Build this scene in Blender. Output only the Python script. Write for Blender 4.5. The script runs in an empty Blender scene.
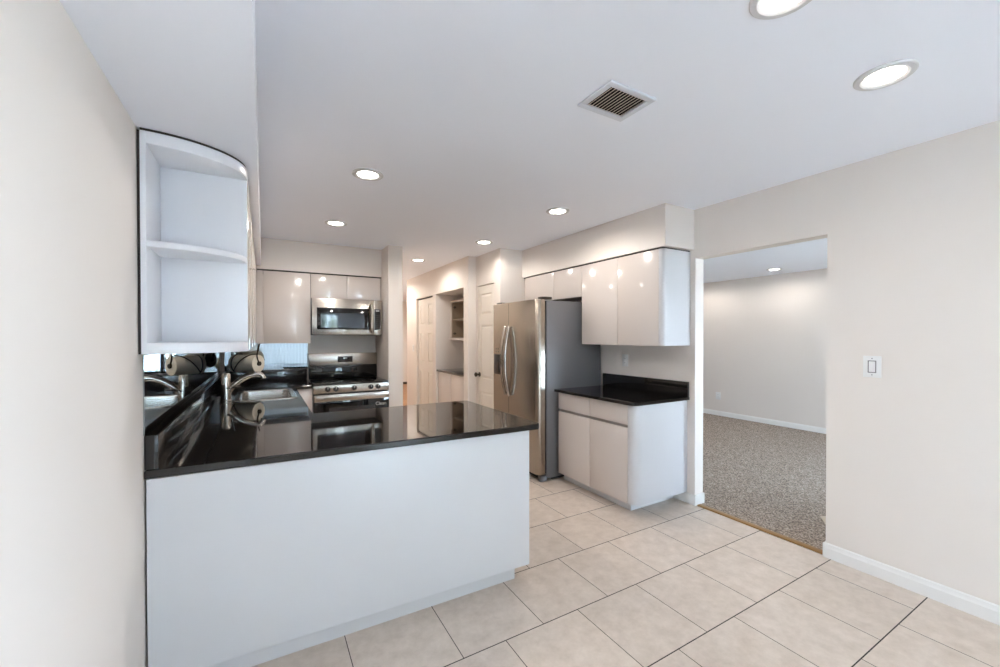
import bpy, bmesh, math, random
from mathutils import Vector, Matrix
random.seed(7)
PI = math.pi
scene = bpy.context.scene
COL = scene.collection

# ------------------------------------------------------------------ camera
CAM_H = 1.40
cam_d = bpy.data.cameras.new('camera')
cam = bpy.data.objects.new('camera', cam_d)
COL.objects.link(cam)
cam_d.sensor_width = 36.0
cam_d.lens = 36.0 * 0.410163
cam_d.shift_y = 0.00679
cam_d.clip_start = 0.02
cam_d.clip_end = 200
yaw, pitch, roll = math.radians(29.984), math.radians(0.501), math.radians(-0.0676)
c, s = math.cos(yaw), math.sin(yaw)
vr, vf, vu = Vector((c, -s, 0)), Vector((s, c, 0)), Vector((0, 0, 1))
f2 = vf * math.cos(pitch) - vu * math.sin(pitch)
u2 = vu * math.cos(pitch) + vf * math.sin(pitch)
r3 = vr * math.cos(roll) + u2 * math.sin(roll)
u3 = u2 * math.cos(roll) - vr * math.sin(roll)
cam.matrix_world = Matrix(((r3.x, u3.x, -f2.x, 0), (r3.y, u3.y, -f2.y, 0), (r3.z, u3.z, -f2.z, CAM_H), (0, 0, 0, 1)))
scene.camera = cam

# ------------------------------------------------------------------ exposure, world, daylight
scene.view_settings.view_transform = 'Standard'
scene.view_settings.look = 'None'
scene.view_settings.exposure = 1.44
scene.view_settings.gamma = 1.0
scene.view_settings.use_curve_mapping = False
scene.cycles.max_bounces = 14
scene.cycles.diffuse_bounces = 6
scene.cycles.glossy_bounces = 8
scene.cycles.transmission_bounces = 8
scene.cycles.transparent_max_bounces = 12
scene.cycles.caustics_reflective = False
scene.cycles.caustics_refractive = False
scene.cycles.use_denoising = True

SKY_STRENGTH = 14.0
world = bpy.data.worlds.new('outdoors')
scene.world = world
world.use_nodes = True
wn = world.node_tree
wn.nodes.clear()
w_out = wn.nodes.new('ShaderNodeOutputWorld')
w_bg = wn.nodes.new('ShaderNodeBackground')
w_tc = wn.nodes.new('ShaderNodeTexCoord')
w_sep = wn.nodes.new('ShaderNodeSeparateXYZ')
w_mr = wn.nodes.new('ShaderNodeMapRange')
w_mr.inputs['From Min'].default_value = -0.5
w_mr.inputs['From Max'].default_value = 0.5
w_ramp = wn.nodes.new('ShaderNodeValToRGB')
w_ramp.color_ramp.elements[0].position = 0.40
w_ramp.color_ramp.elements[0].color = (0.20, 0.23, 0.23, 1)
w_ramp.color_ramp.elements[1].position = 0.56
w_ramp.color_ramp.elements[1].color = (0.65, 0.805, 1.0, 1)
wn.links.new(w_tc.outputs['Generated'], w_sep.inputs[0])
wn.links.new(w_sep.outputs['Z'], w_mr.inputs['Value'])
wn.links.new(w_mr.outputs[0], w_ramp.inputs[0])
wn.links.new(w_ramp.outputs[0], w_bg.inputs['Color'])
w_bg.inputs['Strength'].default_value = SKY_STRENGTH
wn.links.new(w_bg.outputs[0], w_out.inputs['Surface'])


def portal(x0, x1, y, z0, z1):
    """sampling portal in a window opening, facing into the house (+Y)"""
    ld = bpy.data.lights.new('sky_portal', 'AREA')
    ld.shape = 'RECTANGLE'
    ld.size, ld.size_y = x1 - x0, z1 - z0
    ld.cycles.is_portal = True
    o = bpy.data.objects.new('sky_portal', ld)
    o.location = ((x0 + x1) / 2, y, (z0 + z1) / 2)
    o.rotation_euler = (PI / 2, 0, 0)
    COL.objects.link(o)


def portal_x(x, y0, y1, z0, z1):
    """sampling portal in the added window of the side wall, facing -X"""
    ld = bpy.data.lights.new('sky_portal', 'AREA')
    ld.shape = 'RECTANGLE'
    ld.size, ld.size_y = z1 - z0, y1 - y0
    ld.cycles.is_portal = True
    o = bpy.data.objects.new('sky_portal', ld)
    o.location = (x, (y0 + y1) / 2, (z0 + z1) / 2)
    o.rotation_euler = (0, PI / 2, 0)
    COL.objects.link(o)


# high sun from behind the house: it lights the patio, whose bounce reaches the ceilings
sun_d = bpy.data.lights.new('sun', 'SUN')
sun_d.energy = 68.0
sun_d.angle = math.radians(1.0)
sun_d.color = (0.92, 0.95, 1.0)
sun = bpy.data.objects.new('sun', sun_d)
sun.rotation_euler = (math.radians(-24), 0, math.radians(8))
COL.objects.link(sun)

LAMP_W = 9.3
LAMP_COL = (1.0, 0.945, 0.88)

# ------------------------------------------------------------------ dimensions (metres)
XL, XR, YB, CZ = -0.390, 3.09, 5.31, 2.445
YF = -2.6          # wall behind the camera
YW = -0.55         # front wall of the carpeted room
SOF = 2.118
SOFL = 2.152


# ------------------------------------------------------------------ materials
def lin(v):
    v /= 255.0
    return v / 12.92 if v <= 0.04045 else ((v + 0.055) / 1.055) ** 2.4


def rgb(r, g, b):
    return (lin(r), lin(g), lin(b), 1.0)


def mat(name, col, rough=0.5, metal=0.0, ior=1.5, noise=0.03, scale=6.0, bump=0.0, bscale=200.0,
        emit=None, es=0.0, coat=0.0, stretch=None, rvar=0.0):
    m = bpy.data.materials.new(name)
    m.use_nodes = True
    nt = m.node_tree
    b = nt.nodes['Principled BSDF']
    b.inputs['Roughness'].default_value = rough
    b.inputs['Metallic'].default_value = metal
    b.inputs['IOR'].default_value = ior
    b.inputs['Coat Weight'].default_value = coat
    tc = nt.nodes.new('ShaderNodeTexCoord')
    mp = nt.nodes.new('ShaderNodeMapping')
    if stretch:
        mp.inputs['Scale'].default_value = stretch
    nt.links.new(tc.outputs['Object'], mp.inputs['Vector'])
    nz = nt.nodes.new('ShaderNodeTexNoise')
    nz.inputs['Scale'].default_value = scale
    nz.inputs['Detail'].default_value = 4
    nt.links.new(mp.outputs[0], nz.inputs['Vector'])
    mx = nt.nodes.new('ShaderNodeMix')
    mx.data_type = 'RGBA'
    k0, k1 = 1 - noise, 1 + noise
    mx.inputs['A'].default_value = (col[0] * k0, col[1] * k0, col[2] * k0, 1)
    mx.inputs['B'].default_value = (min(1, col[0] * k1), min(1, col[1] * k1), min(1, col[2] * k1), 1)
    nt.links.new(nz.outputs[0], mx.inputs['Factor'])
    nt.links.new(mx.outputs['Result'], b.inputs['Base Color'])
    if rvar:
        mr = nt.nodes.new('ShaderNodeMapRange')
        mr.inputs['To Min'].default_value = max(0.0, rough - rvar)
        mr.inputs['To Max'].default_value = rough + rvar
        nt.links.new(nz.outputs[0], mr.inputs['Value'])
        nt.links.new(mr.outputs[0], b.inputs['Roughness'])
    if bump:
        n2 = nt.nodes.new('ShaderNodeTexNoise')
        n2.inputs['Scale'].default_value = bscale
        n2.inputs['Detail'].default_value = 3
        nt.links.new(tc.outputs['Object'], n2.inputs['Vector'])
        bp = nt.nodes.new('ShaderNodeBump')
        bp.inputs['Strength'].default_value = bump
        bp.inputs['Distance'].default_value = 0.002
        nt.links.new(n2.outputs[0], bp.inputs['Height'])
        nt.links.new(bp.outputs[0], b.inputs['Normal'])
    if emit:
        b.inputs['Emission Color'].default_value = emit
        b.inputs['Emission Strength'].default_value = es
    return m


def tile_material():
    m = bpy.data.materials.new('floor_tile')
    m.use_nodes = True
    nt = m.node_tree
    N, L = nt.nodes, nt.links
    b = N['Principled BSDF']

    def math_(op, a, v=None, clamp=False):
        n = N.new('ShaderNodeMath')
        n.operation = op
        n.use_clamp = clamp
        for i, q in enumerate((a, v)):
            if q is None:
                continue
            if isinstance(q, (int, float)):
                n.inputs[i].default_value = q
            else:
                L.new(q, n.inputs[i])
        return n.outputs[0]
    geo = N.new('ShaderNodeNewGeometry')
    sp = N.new('ShaderNodeSeparateXYZ')
    L.new(geo.outputs['Position'], sp.inputs[0])
    wx, wy = 0.42671, 0.43273
    v = math_('DIVIDE', math_('SUBTRACT', sp.outputs['Y'], 2.4806), wy)       # row line r at v = -r
    row = math_('FLOOR', v)                                                     # between lines r and r+1: row = -(r+1)
    odd = math_('FLOORED_MODULO', row, 2.0)
    # even joints j (j=0 -> row=-1, odd==1): offset 1.8096 ; odd joints j=1 -> row=-2, odd==0: 1.6007
    xo = math_('ADD', math_('MULTIPLY', odd, 1.8140 - 1.6025), 1.6025)
    u = math_('DIVIDE', math_('SUBTRACT', sp.outputs['X'], xo), wx)
    cu = math_('FLOOR', u)
    fu, fv = math_('SUBTRACT', u, cu), math_('SUBTRACT', v, row)
    du = math_('MULTIPLY', math_('MINIMUM', fu, math_('SUBTRACT', 1.0, fu)), wx)
    dv = math_('MULTIPLY', math_('MINIMUM', fv, math_('SUBTRACT', 1.0, fv)), wy)
    gu = math_('LESS_THAN', du, 0.0018)
    gv = math_('LESS_THAN', dv, 0.0026)
    grout = math_('MAXIMUM', gu, gv)
    cmb = N.new('ShaderNodeCombineXYZ')
    L.new(cu, cmb.inputs[0])
    L.new(row, cmb.inputs[1])
    wnz = N.new('ShaderNodeTexWhiteNoise')
    L.new(cmb.outputs[0], wnz.inputs['Vector'])
    nz = N.new('ShaderNodeTexNoise')
    nz.inputs['Scale'].default_value = 13.0
    nz.inputs['Detail'].default_value = 10
    nz.inputs['Roughness'].default_value = 0.7
    va = N.new('ShaderNodeVectorMath')
    va.operation = 'ADD'
    L.new(geo.outputs['Position'], va.inputs[0])
    L.new(wnz.outputs['Color'], va.inputs[1])
    L.new(va.outputs[0], nz.inputs['Vector'])
    r = N.new('ShaderNodeValToRGB')
    r.color_ramp.elements[0].position = 0.30
    r.color_ramp.elements[0].color = rgb(197, 181, 166)
    r.color_ramp.elements[1].position = 0.72
    r.color_ramp.elements[1].color = rgb(221, 207, 194)
    L.new(nz.outputs[0], r.inputs[0])
    hs = N.new('ShaderNodeHueSaturation')
    L.new(r.outputs[0], hs.inputs['Color'])
    L.new(math_('ADD', math_('MULTIPLY', wnz.outputs['Value'], 0.06), 0.97), hs.inputs['Value'])
    mx = N.new('ShaderNodeMix')
    mx.data_type = 'RGBA'
    L.new(grout, mx.inputs['Factor'])
    L.new(hs.outputs[0], mx.inputs['A'])
    mx.inputs['B'].default_value = rgb(52, 44, 40)
    L.new(mx.outputs['Result'], b.inputs['Base Color'])
    rr = math_('ADD', math_('MULTIPLY', grout, 0.5), 0.36)
    L.new(rr, b.inputs['Roughness'])
    bp = N.new('ShaderNodeBump')
    bp.inputs['Strength'].default_value = 0.5
    bp.inputs['Distance'].default_value = 0.002
    L.new(math_('SUBTRACT', 1.0, grout), bp.inputs['Height'])
    L.new(bp.outputs[0], b.inputs['Normal'])
    return m


def carpet_material():
    m = bpy.data.materials.new('berber_carpet')
    m.use_nodes = True
    nt = m.node_tree
    N, L = nt.nodes, nt.links
    b = N['Principled BSDF']
    b.inputs['Roughness'].default_value = 0.95
    geo = N.new('ShaderNodeNewGeometry')
    mp = N.new('ShaderNodeMapping')
    mp.inputs['Rotation'].default_value = (0, 0, math.radians(12))
    L.new(geo.outputs['Position'], mp.inputs['Vector'])
    vo = N.new('ShaderNodeTexVoronoi')
    vo.inputs['Scale'].default_value = 88.0
    vo.inputs['Randomness'].default_value = 0.35
    L.new(mp.outputs[0], vo.inputs['Vector'])
    nz = N.new('ShaderNodeTexNoise')
    nz.inputs['Scale'].default_value = 45.0
    nz.inputs['Detail'].default_value = 5
    L.new(mp.outputs[0], nz.inputs['Vector'])
    sepc = N.new('ShaderNodeSeparateColor')
    L.new(vo.outputs['Color'], sepc.inputs[0])
    r1 = N.new('ShaderNodeValToRGB')
    e = r1.color_ramp.elements
    e[0].position, e[0].color = 0.0, rgb(140, 124, 111)
    e[1].position, e[1].color = 1.0, rgb(228, 213, 198)
    k = e.new(0.55)
    k.color = rgb(200, 183, 168)
    L.new(sepc.outputs[0], r1.inputs[0])
    r2 = N.new('ShaderNodeValToRGB')
    r2.color_ramp.elements[0].position = 0.15
    r2.color_ramp.elements[0].color = (1, 1, 1, 1)
    r2.color_ramp.elements[1].position = 0.62
    r2.color_ramp.elements[1].color = (0.34, 0.32, 0.30, 1)
    L.new(vo.outputs['Distance'], r2.inputs[0])
    mx = N.new('ShaderNodeMix')
    mx.data_type = 'RGBA'
    mx.blend_type = 'MULTIPLY'
    mx.inputs['Factor'].default_value = 1.0
    L.new(r1.outputs[0], mx.inputs['A'])
    L.new(r2.outputs[0], mx.inputs['B'])
    L.new(mx.outputs['Result'], b.inputs['Base Color'])
    bp = N.new('ShaderNodeBump')
    bp.inputs['Strength'].default_value = 0.8
    bp.inputs['Distance'].default_value = 0.006
    bp.invert = True
    L.new(vo.outputs['Distance'], bp.inputs['Height'])
    L.new(bp.outputs[0], b.inputs['Normal'])
    return m


def wood_material():
    m = bpy.data.materials.new('hall_wood')
    m.use_nodes = True
    nt = m.node_tree
    N, L = nt.nodes, nt.links
    b = N['Principled BSDF']
    b.inputs['Roughness'].default_value = 0.35
    geo = N.new('ShaderNodeNewGeometry')
    br = N.new('ShaderNodeTexBrick')
    br.inputs['Scale'].default_value = 1.0
    br.inputs['Brick Width'].default_value = 1.1
    br.inputs['Row Height'].default_value = 0.09
    br.inputs['Mortar Size'].default_value = 0.002
    br.inputs['Color1'].default_value = rgb(186, 140, 98)
    br.inputs['Color2'].default_value = rgb(164, 116, 78)
    br.inputs['Mortar'].default_value = rgb(80, 52, 32)
    L.new(geo.outputs['Position'], br.inputs['Vector'])
    L.new(br.outputs['Color'], b.inputs['Base Color'])
    return m


def glass_material():
    m = bpy.data.materials.new('clear_glass')
    m.use_nodes = True
    nt = m.node_tree
    N, L = nt.nodes, nt.links
    N.clear()
    out = N.new('ShaderNodeOutputMaterial')
    mix = N.new('ShaderNodeMixShader')
    fr = N.new('ShaderNodeFresnel')
    tr = N.new('ShaderNodeBsdfTransparent')
    gl = N.new('ShaderNodeBsdfGlossy')
    gl.inputs['Roughness'].default_value = 0.02
    tr.inputs['Color'].default_value = (0.95, 0.98, 0.98, 1)
    L.new(fr.outputs[0], mix.inputs[0])
    L.new(tr.outputs[0], mix.inputs[1])
    L.new(gl.outputs[0], mix.inputs[2])
    L.new(mix.outputs[0], out.inputs[0])
    return m


def blind_material():
    m = bpy.data.materials.new('blind_fabric')
    m.use_nodes = True
    nt = m.node_tree
    N, L = nt.nodes, nt.links
    N.clear()
    out = N.new('ShaderNodeOutputMaterial')
    mix = N.new('ShaderNodeMixShader')
    mix.inputs[0].default_value = 0.30
    d = N.new('ShaderNodeBsdfDiffuse')
    t = N.new('ShaderNodeBsdfTranslucent')
    nz = N.new('ShaderNodeTexNoise')
    nz.inputs['Scale'].default_value = 30
    rp = N.new('ShaderNodeValToRGB')
    rp.color_ramp.elements[0].color = rgb(222, 224, 226)
    rp.color_ramp.elements[1].color = rgb(240, 242, 244)
    L.new(nz.outputs[0], rp.inputs[0])
    L.new(rp.outputs[0], d.inputs['Color'])
    L.new(rp.outputs[0], t.inputs['Color'])
    L.new(d.outputs[0], mix.inputs[1])
    L.new(t.outputs[0], mix.inputs[2])
    L.new(mix.outputs[0], out.inputs[0])
    return m


M = {}
M['wall'] = mat('wall_paint', rgb(227, 218, 210), 0.75, noise=0.012, scale=2.0, bump=0.06, bscale=260)
M['ceiling'] = mat('ceiling_paint', rgb(243, 245, 252), 0.85, noise=0.015, scale=1.3, bump=0.06, bscale=200)
M['trim'] = mat('trim_paint', rgb(232, 229, 225), 0.4, noise=0.01)
M['door_paint'] = mat('door_paint', rgb(228, 220, 209), 0.38, noise=0.01)
M['cab'] = mat('white_laminate', rgb(208, 198, 191), 0.16, noise=0.008, scale=3, coat=0.15)
M['cab_matte'] = mat('white_panel', rgb(214, 213, 214), 0.30, noise=0.012, scale=3)
M['end'] = mat('end_laminate', rgb(200, 198, 199), 0.3, noise=0.01)
M['lit_shelf'] = mat('white_lit_shelf', rgb(234, 234, 237), 0.3, noise=0.008)  # cabinet white made paler and cooler, daylight on the open shelf painted in
M['channel'] = mat('finger_channel', rgb(150, 142, 136), 0.6, noise=0.02)
M['kick'] = mat('kick_laminate', rgb(212, 210, 210), 0.4, noise=0.02)
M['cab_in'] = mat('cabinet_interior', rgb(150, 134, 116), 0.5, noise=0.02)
M['gap'] = mat('dark_reveal', rgb(60, 55, 52), 0.8)
M['granite'] = mat('black_granite', rgb(20, 17, 16), 0.035, ior=1.58, noise=0.5, scale=420)
M['granite_edge'] = mat('black_granite_splash', rgb(20, 18, 18), 0.08, ior=1.6, noise=0.5, scale=420)
M['steel'] = mat('brushed_steel', rgb(196, 189, 180), 0.24, 1.0, noise=0.10, scale=1.0, stretch=(3, 3, 160), rvar=0.05)
M['steel_v'] = mat('brushed_steel_upright', rgb(168, 158, 146), 0.25, 1.0, noise=0.03, scale=1.0, stretch=(120, 120, 1.5), rvar=0.05)
M['sink'] = mat('sink_steel', rgb(205, 200, 194), 0.22, 1.0, noise=0.06, scale=20)
M['chrome'] = mat('satin_nickel', rgb(205, 198, 188), 0.16, 1.0, noise=0.02)
M['fridge_side'] = mat('fridge_side_grey', rgb(112, 111, 113), 0.42, 0.25, noise=0.03, scale=60, bump=0.05, bscale=500)
M['black'] = mat('black_plastic', rgb(18, 18, 19), 0.35, noise=0.05)
M['black_glass'] = mat('black_glass', rgb(10, 10, 11), 0.04, ior=1.6, noise=0.02)
M['dark_glass'] = mat('oven_window', rgb(44, 44, 48), 0.05, ior=1.7, noise=0.02)
M['knob'] = mat('black_knob', rgb(22, 22, 23), 0.3, noise=0.05)
M['grey_mark'] = mat('light_print', rgb(225, 225, 222), 0.4, noise=0.0)
M['mirror'] = mat('mirror_silver', rgb(176, 182, 184), 0.012, 1.0, noise=0.004)
M['plate'] = mat('white_plastic', rgb(230, 228, 226), 0.3, noise=0.01)
M['slot'] = mat('grey_plastic_edge', rgb(120, 116, 114), 0.5)
M['vent_white'] = mat('vent_enamel', rgb(214, 216, 222), 0.45, noise=0.01)
M['vent_dark'] = mat('vent_duct', rgb(26, 22, 20), 0.9)
M['vent_slat'] = mat('vent_louver', rgb(240, 226, 208), 0.5)
M['lamp_trim'] = mat('lamp_trim_white', rgb(206, 205, 206), 0.4, noise=0.01)
M['lamp_glow'] = mat('lamp_diffuser', rgb(255, 250, 240), 0.5, emit=(1.0, 0.93, 0.82, 1), es=9.0, noise=0.0)
M['paper'] = mat('paper_roll', rgb(226, 216, 198), 0.9, noise=0.03, scale=40)
M['wire'] = mat('dark_wire', rgb(52, 46, 36), 0.45, 0.6)
M['cardboard'] = mat('paper_core', rgb(120, 100, 76), 0.9)
M['threshold'] = mat('brass_strip', rgb(150, 112, 62), 0.4, 0.3, noise=0.15, scale=30)
M['hinge'] = mat('hinge_metal', rgb(90, 84, 78), 0.35, 0.9)
M['hearth'] = mat('entry_tile', rgb(200, 184, 164), 0.5, noise=0.04)
M['aluminium'] = mat('dark_aluminium', rgb(88, 84, 82), 0.4, 0.7)
M['leaf'] = mat('shrub_leaf', rgb(92, 106, 84), 0.7, noise=0.35, scale=3)
M['bark'] = mat('shrub_bark', rgb(84, 70, 58), 0.9)
M['sky_screen'] = mat('screen_stain', rgb(138, 150, 160), 0.8, noise=0.08)
M['patio'] = mat('patio_concrete', rgb(205, 204, 202), 0.9, noise=0.06)
M['tile'] = tile_material()
M['carpet'] = carpet_material()
M['wood'] = wood_material()
M['glass'] = glass_material()
M['blind'] = blind_material()


# ------------------------------------------------------------------ geometry helpers
def box(bm, x0, x1, y0, y1, z0, z1, bev=0.0, seg=2, rot=None):
    x0, x1 = min(x0, x1), max(x0, x1)
    y0, y1 = min(y0, y1), max(y0, y1)
    z0, z1 = min(z0, z1), max(z0, z1)
    vs = [bm.verts.new((x, y, z)) for x in (x0, x1) for y in (y0, y1) for z in (z0, z1)]
    fs = []
    for q in ((0, 1, 3, 2), (4, 6, 7, 5), (0, 4, 5, 1), (2, 3, 7, 6), (0, 2, 6, 4), (1, 5, 7, 3)):
        fs.append(bm.faces.new([vs[i] for i in q]))
    if bev > 0:
        es = list({e for f in fs for e in f.edges})
        r = bmesh.ops.bevel(bm, geom=es, offset=bev, segments=seg, affect='EDGES', profile=0.5)
        vs = list({v for f in r['faces'] for v in f.verts} | {v for v in vs if v.is_valid})
    if rot:
        ctr, axis, ang = rot
        bmesh.ops.rotate(bm, verts=[v for v in vs if v.is_valid], cent=ctr, matrix=Matrix.Rotation(ang, 3, axis))
    return bm


def prism(bm, pts, z0, z1, bev=0.0, axis='Z', hole=None):
    """extrude a 2D outline. axis Z: (x,y)->z ; X: (y,z)->x ; Y: (x,z)->y"""
    def P(a, b, t):
        return {'Z': (a, b, t), 'X': (t, a, b), 'Y': (a, t, b)}[axis]
    if hole is None:
        vs = [bm.verts.new(P(a, b, z0)) for a, b in pts]
        f = [bm.faces.new(vs)]
    else:
        es = []
        for lp in (pts, hole):
            lv = [bm.verts.new(P(a, b, z0)) for a, b in lp]
            es += [bm.edges.new((lv[i], lv[(i + 1) % len(lv)])) for i in range(len(lv))]
        r = bmesh.ops.triangle_fill(bm, use_beauty=True, use_dissolve=False, edges=es)
        f = [g for g in r['geom'] if isinstance(g, bmesh.types.BMFace)]
    r = bmesh.ops.extrude_face_region(bm, geom=f)
    nv = [v for v in r['geom'] if isinstance(v, bmesh.types.BMVert)]
    d = Vector(P(0, 0, z1 - z0))
    bmesh.ops.translate(bm, verts=nv, vec=d)
    allf = set(f) | {q for v in nv for q in v.link_faces}
    bmesh.ops.recalc_face_normals(bm, faces=list({q for q in bm.faces}))
    if bev > 0:
        es = []
        for e in {e for q in allf if q.is_valid for e in q.edges}:
            if len(e.link_faces) == 2 and e.calc_face_angle(0) > 0.9:
                caps = [abs(q.normal.dot(d.normalized())) > 0.99 for q in e.link_faces]
                if caps[0] != caps[1]:
                    es.append(e)
        bmesh.ops.bevel(bm, geom=es, offset=bev, segments=2, affect='EDGES', profile=0.5)
    return bm


def rrect(x0, x1, y0, y1, r, n=6):
    out = []
    for cx, cy, a0 in ((x1 - r, y1 - r, 0), (x0 + r, y1 - r, 90), (x0 + r, y0 + r, 180), (x1 - r, y0 + r, 270)):
        for k in range(n + 1):
            a = math.radians(a0 + 90 * k / n)
            out.append((cx + r * math.cos(a), cy + r * math.sin(a)))
    return out


def frame_of(d):
    d = d.normalized()
    u = d.cross(Vector((0, 0, 1)))
    if u.length < 1e-4:
        u = Vector((1, 0, 0))
    u.normalize()
    return u, d.cross(u).normalized()


def cone(bm, p0, p1, r0, r1, seg=24, caps=True):
    p0, p1 = Vector(p0), Vector(p1)
    u, w = frame_of(p1 - p0)
    rings = []
    for p, r in ((p0, r0), (p1, r1)):
        rings.append([bm.verts.new(p + (u * math.cos(2 * PI * k / seg) + w * math.sin(2 * PI * k / seg)) * r) for k in range(seg)])
    for k in range(seg):
        bm.faces.new((rings[0][k], rings[0][(k + 1) % seg], rings[1][(k + 1) % seg], rings[1][k]))
    if caps:
        bm.faces.new(rings[0][::-1])
        bm.faces.new(rings[1])
    bmesh.ops.recalc_face_normals(bm, faces=bm.faces)
    return bm


def tube(bm, pts, rad, seg=14, flat=1.0):
    """swept tube; rad may be a list"""
    pts = [Vector(p) for p in pts]
    n = len(pts)
    rad = rad if isinstance(rad, (list, tuple)) else [rad] * n
    rings = []
    pu = None
    for i, p in enumerate(pts):
        d = pts[min(i + 1, n - 1)] - pts[max(i - 1, 0)]
        d.normalize()
        if pu is None:
            u, w = frame_of(d)
        else:
            u = (pu - d * pu.dot(d)).normalized()
            w = d.cross(u)
        pu = u
        rings.append([bm.verts.new(p + u * math.cos(2 * PI * k / seg) * rad[i] + w * math.sin(2 * PI * k / seg) * rad[i] * flat) for k in range(seg)])
    for a, b in zip(rings, rings[1:]):
        for k in range(seg):
            bm.faces.new((a[k], a[(k + 1) % seg], b[(k + 1) % seg], b[k]))
    bm.faces.new(rings[0][::-1])
    bm.faces.new(rings[-1])
    bmesh.ops.recalc_face_normals(bm, faces=bm.faces)
    return bm


def spline(pts, n=8):
    pts = [Vector(p) for p in pts]
    out = []
    for i in range(len(pts) - 1):
        p0, p1, p2, p3 = pts[max(i - 1, 0)], pts[i], pts[i + 1], pts[min(i + 2, len(pts) - 1)]
        for k in range(n):
            t = k / n
            out.append(0.5 * ((2 * p1) + (p2 - p0) * t + (2 * p0 - 5 * p1 + 4 * p2 - p3) * t * t + (3 * p1 - p0 - 3 * p2 + p3) * t ** 3))
    out.append(pts[-1])
    return out


def lathe(bm, prof, centre, axis=(0, 0, 1), seg=32):
    """prof: list of (radius, height) along axis"""
    cpt = Vector(centre)
    a = Vector(axis).normalized()
    u, w = frame_of(a)
    rings = []
    for r, hgt in prof:
        if r < 1e-6:
            rings.append([bm.verts.new(cpt + a * hgt)])
        else:
            rings.append([bm.verts.new(cpt + a * hgt + (u * math.cos(2 * PI * k / seg) + w * math.sin(2 * PI * k / seg)) * r) for k in range(seg)])
    for A, B in zip(rings, rings[1:]):
        for k in range(seg):
            k2 = (k + 1) % seg
            if len(A) == 1 and len(B) == 1:
                continue
            if len(A) == 1:
                bm.faces.new((A[0], B[k2], B[k]))
            elif len(B) == 1:
                bm.faces.new((A[k], A[k2], B[0]))
            else:
                bm.faces.new((A[k], A[k2], B[k2], B[k]))
    bmesh.ops.recalc_face_normals(bm, faces=bm.faces)
    return bm


def new():
    return bmesh.new()


def origin(o):
    v = Vector((0, 0, 0))
    while o is not None:
        v += Vector(o.location)
        o = o.parent
    return v


def obj(name, bm, m, parent=None, label=None, smooth=True, kind=None, at=None):
    """link a bmesh (given in world metres) as ONE mesh object, child of parent if given"""
    off = Vector(at) if at is not None else Vector((0, 0, 0))
    base = origin(parent) if parent is not None else Vector((0, 0, 0))
    if parent is not None and at is None:
        off = base
    bmesh.ops.translate(bm, verts=bm.verts, vec=-off)
    me = bpy.data.meshes.new(name)
    bm.to_mesh(me)
    bm.free()
    me.materials.append(m)
    if smooth:
        me.polygons.foreach_set('use_smooth', [True] * len(me.polygons))
        me.set_sharp_from_angle(angle=math.radians(24))
    o = bpy.data.objects.new(name, me)
    COL.objects.link(o)
    if parent is not None:
        o.parent = parent
        o.location = off - base
    else:
        o.location = off
    if label:
        o['label'] = label
    if kind:
        o['kind'] = kind
    return o


def thing(name, label, cat, loc=(0, 0, 0), group=None):
    o = bpy.data.objects.new(name, None)
    o.empty_display_size = 0.1
    COL.objects.link(o)
    o.location = loc
    o['label'] = label
    o['category'] = cat
    if group:
        o['group'] = group
    return o


def tag(o, label, cat, group=None):
    o['label'] = label
    o['category'] = cat
    if group:
        o['group'] = group
    return o


def struct(name, bm, m, parent=None, smooth=True):
    o = obj(name, bm, m, parent, smooth=smooth)
    o['kind'] = 'structure'
    return o


def dup(root, loc, label=None, group=None):
    r = root.copy()
    COL.objects.link(r)
    r.location = loc
    if label:
        r['label'] = label
    if group:
        r['group'] = group
    for ch in list(root.children):
        cc = ch.copy()
        COL.objects.link(cc)
        cc.parent = r
        for g in ch.children:
            d = g.copy()
            COL.objects.link(d)
            d.parent = cc
    return r


def bx(*a, **k):
    return box(new(), *a, **k)


def text_bm(txt, size):
    cu = bpy.data.curves.new('txt', 'FONT')
    cu.body = txt
    cu.size = size
    cu.extrude = 0.0006
    cu.align_x, cu.align_y = 'CENTER', 'CENTER'
    to = bpy.data.objects.new('txt', cu)
    COL.objects.link(to)
    dg = bpy.context.evaluated_depsgraph_get()
    me = bpy.data.meshes.new_from_object(to.evaluated_get(dg))
    bm = new()
    bm.from_mesh(me)
    bpy.data.objects.remove(to)
    bpy.data.curves.remove(cu)
    bpy.data.meshes.remove(me)
    return bm


# ================================================================== THE ROOM
struct('floor', bx(XL - 0.1, 3.10, YF - 0.1, 7.45, -0.06, 0.0), M['tile'])
struct('floor_carpet', bx(3.145, 7.1, YW - 0.1, 6.6, -0.06, 0.004), M['carpet'])
struct('floor_hall', bx(-0.5, 5.2, 7.45, 12.1, -0.06, 0.0), M['wood'])
struct('trim_1', bx(3.099, 3.146, 1.215, 2.113, -0.03, 0.010, bev=0.003), M['threshold'])

struct('ceiling', bx(XL - 0.1, 3.20, YF - 0.1, 12.1, CZ, CZ + 0.08), M['ceiling'])
struct('ceiling_living', bx(3.20, 7.1, YW - 0.1, 6.6, 2.37, 2.53), M['ceiling'])
struct('ceiling_hall', bx(3.20, 5.2, 6.62, 12.1, CZ, CZ + 0.08), M['ceiling'])

struct('wall_left', bx(XL - 0.1, XL, YF - 0.1, YB + 0.1, 0, CZ), M['wall'])
struct('wall_back', bx(XL, 1.237, YB, YB + 0.1, 0, CZ), M['wall'])
struct('wall_partition', bx(1.237, 1.403, 4.69, 12.0, 0, CZ), M['wall'])

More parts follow.
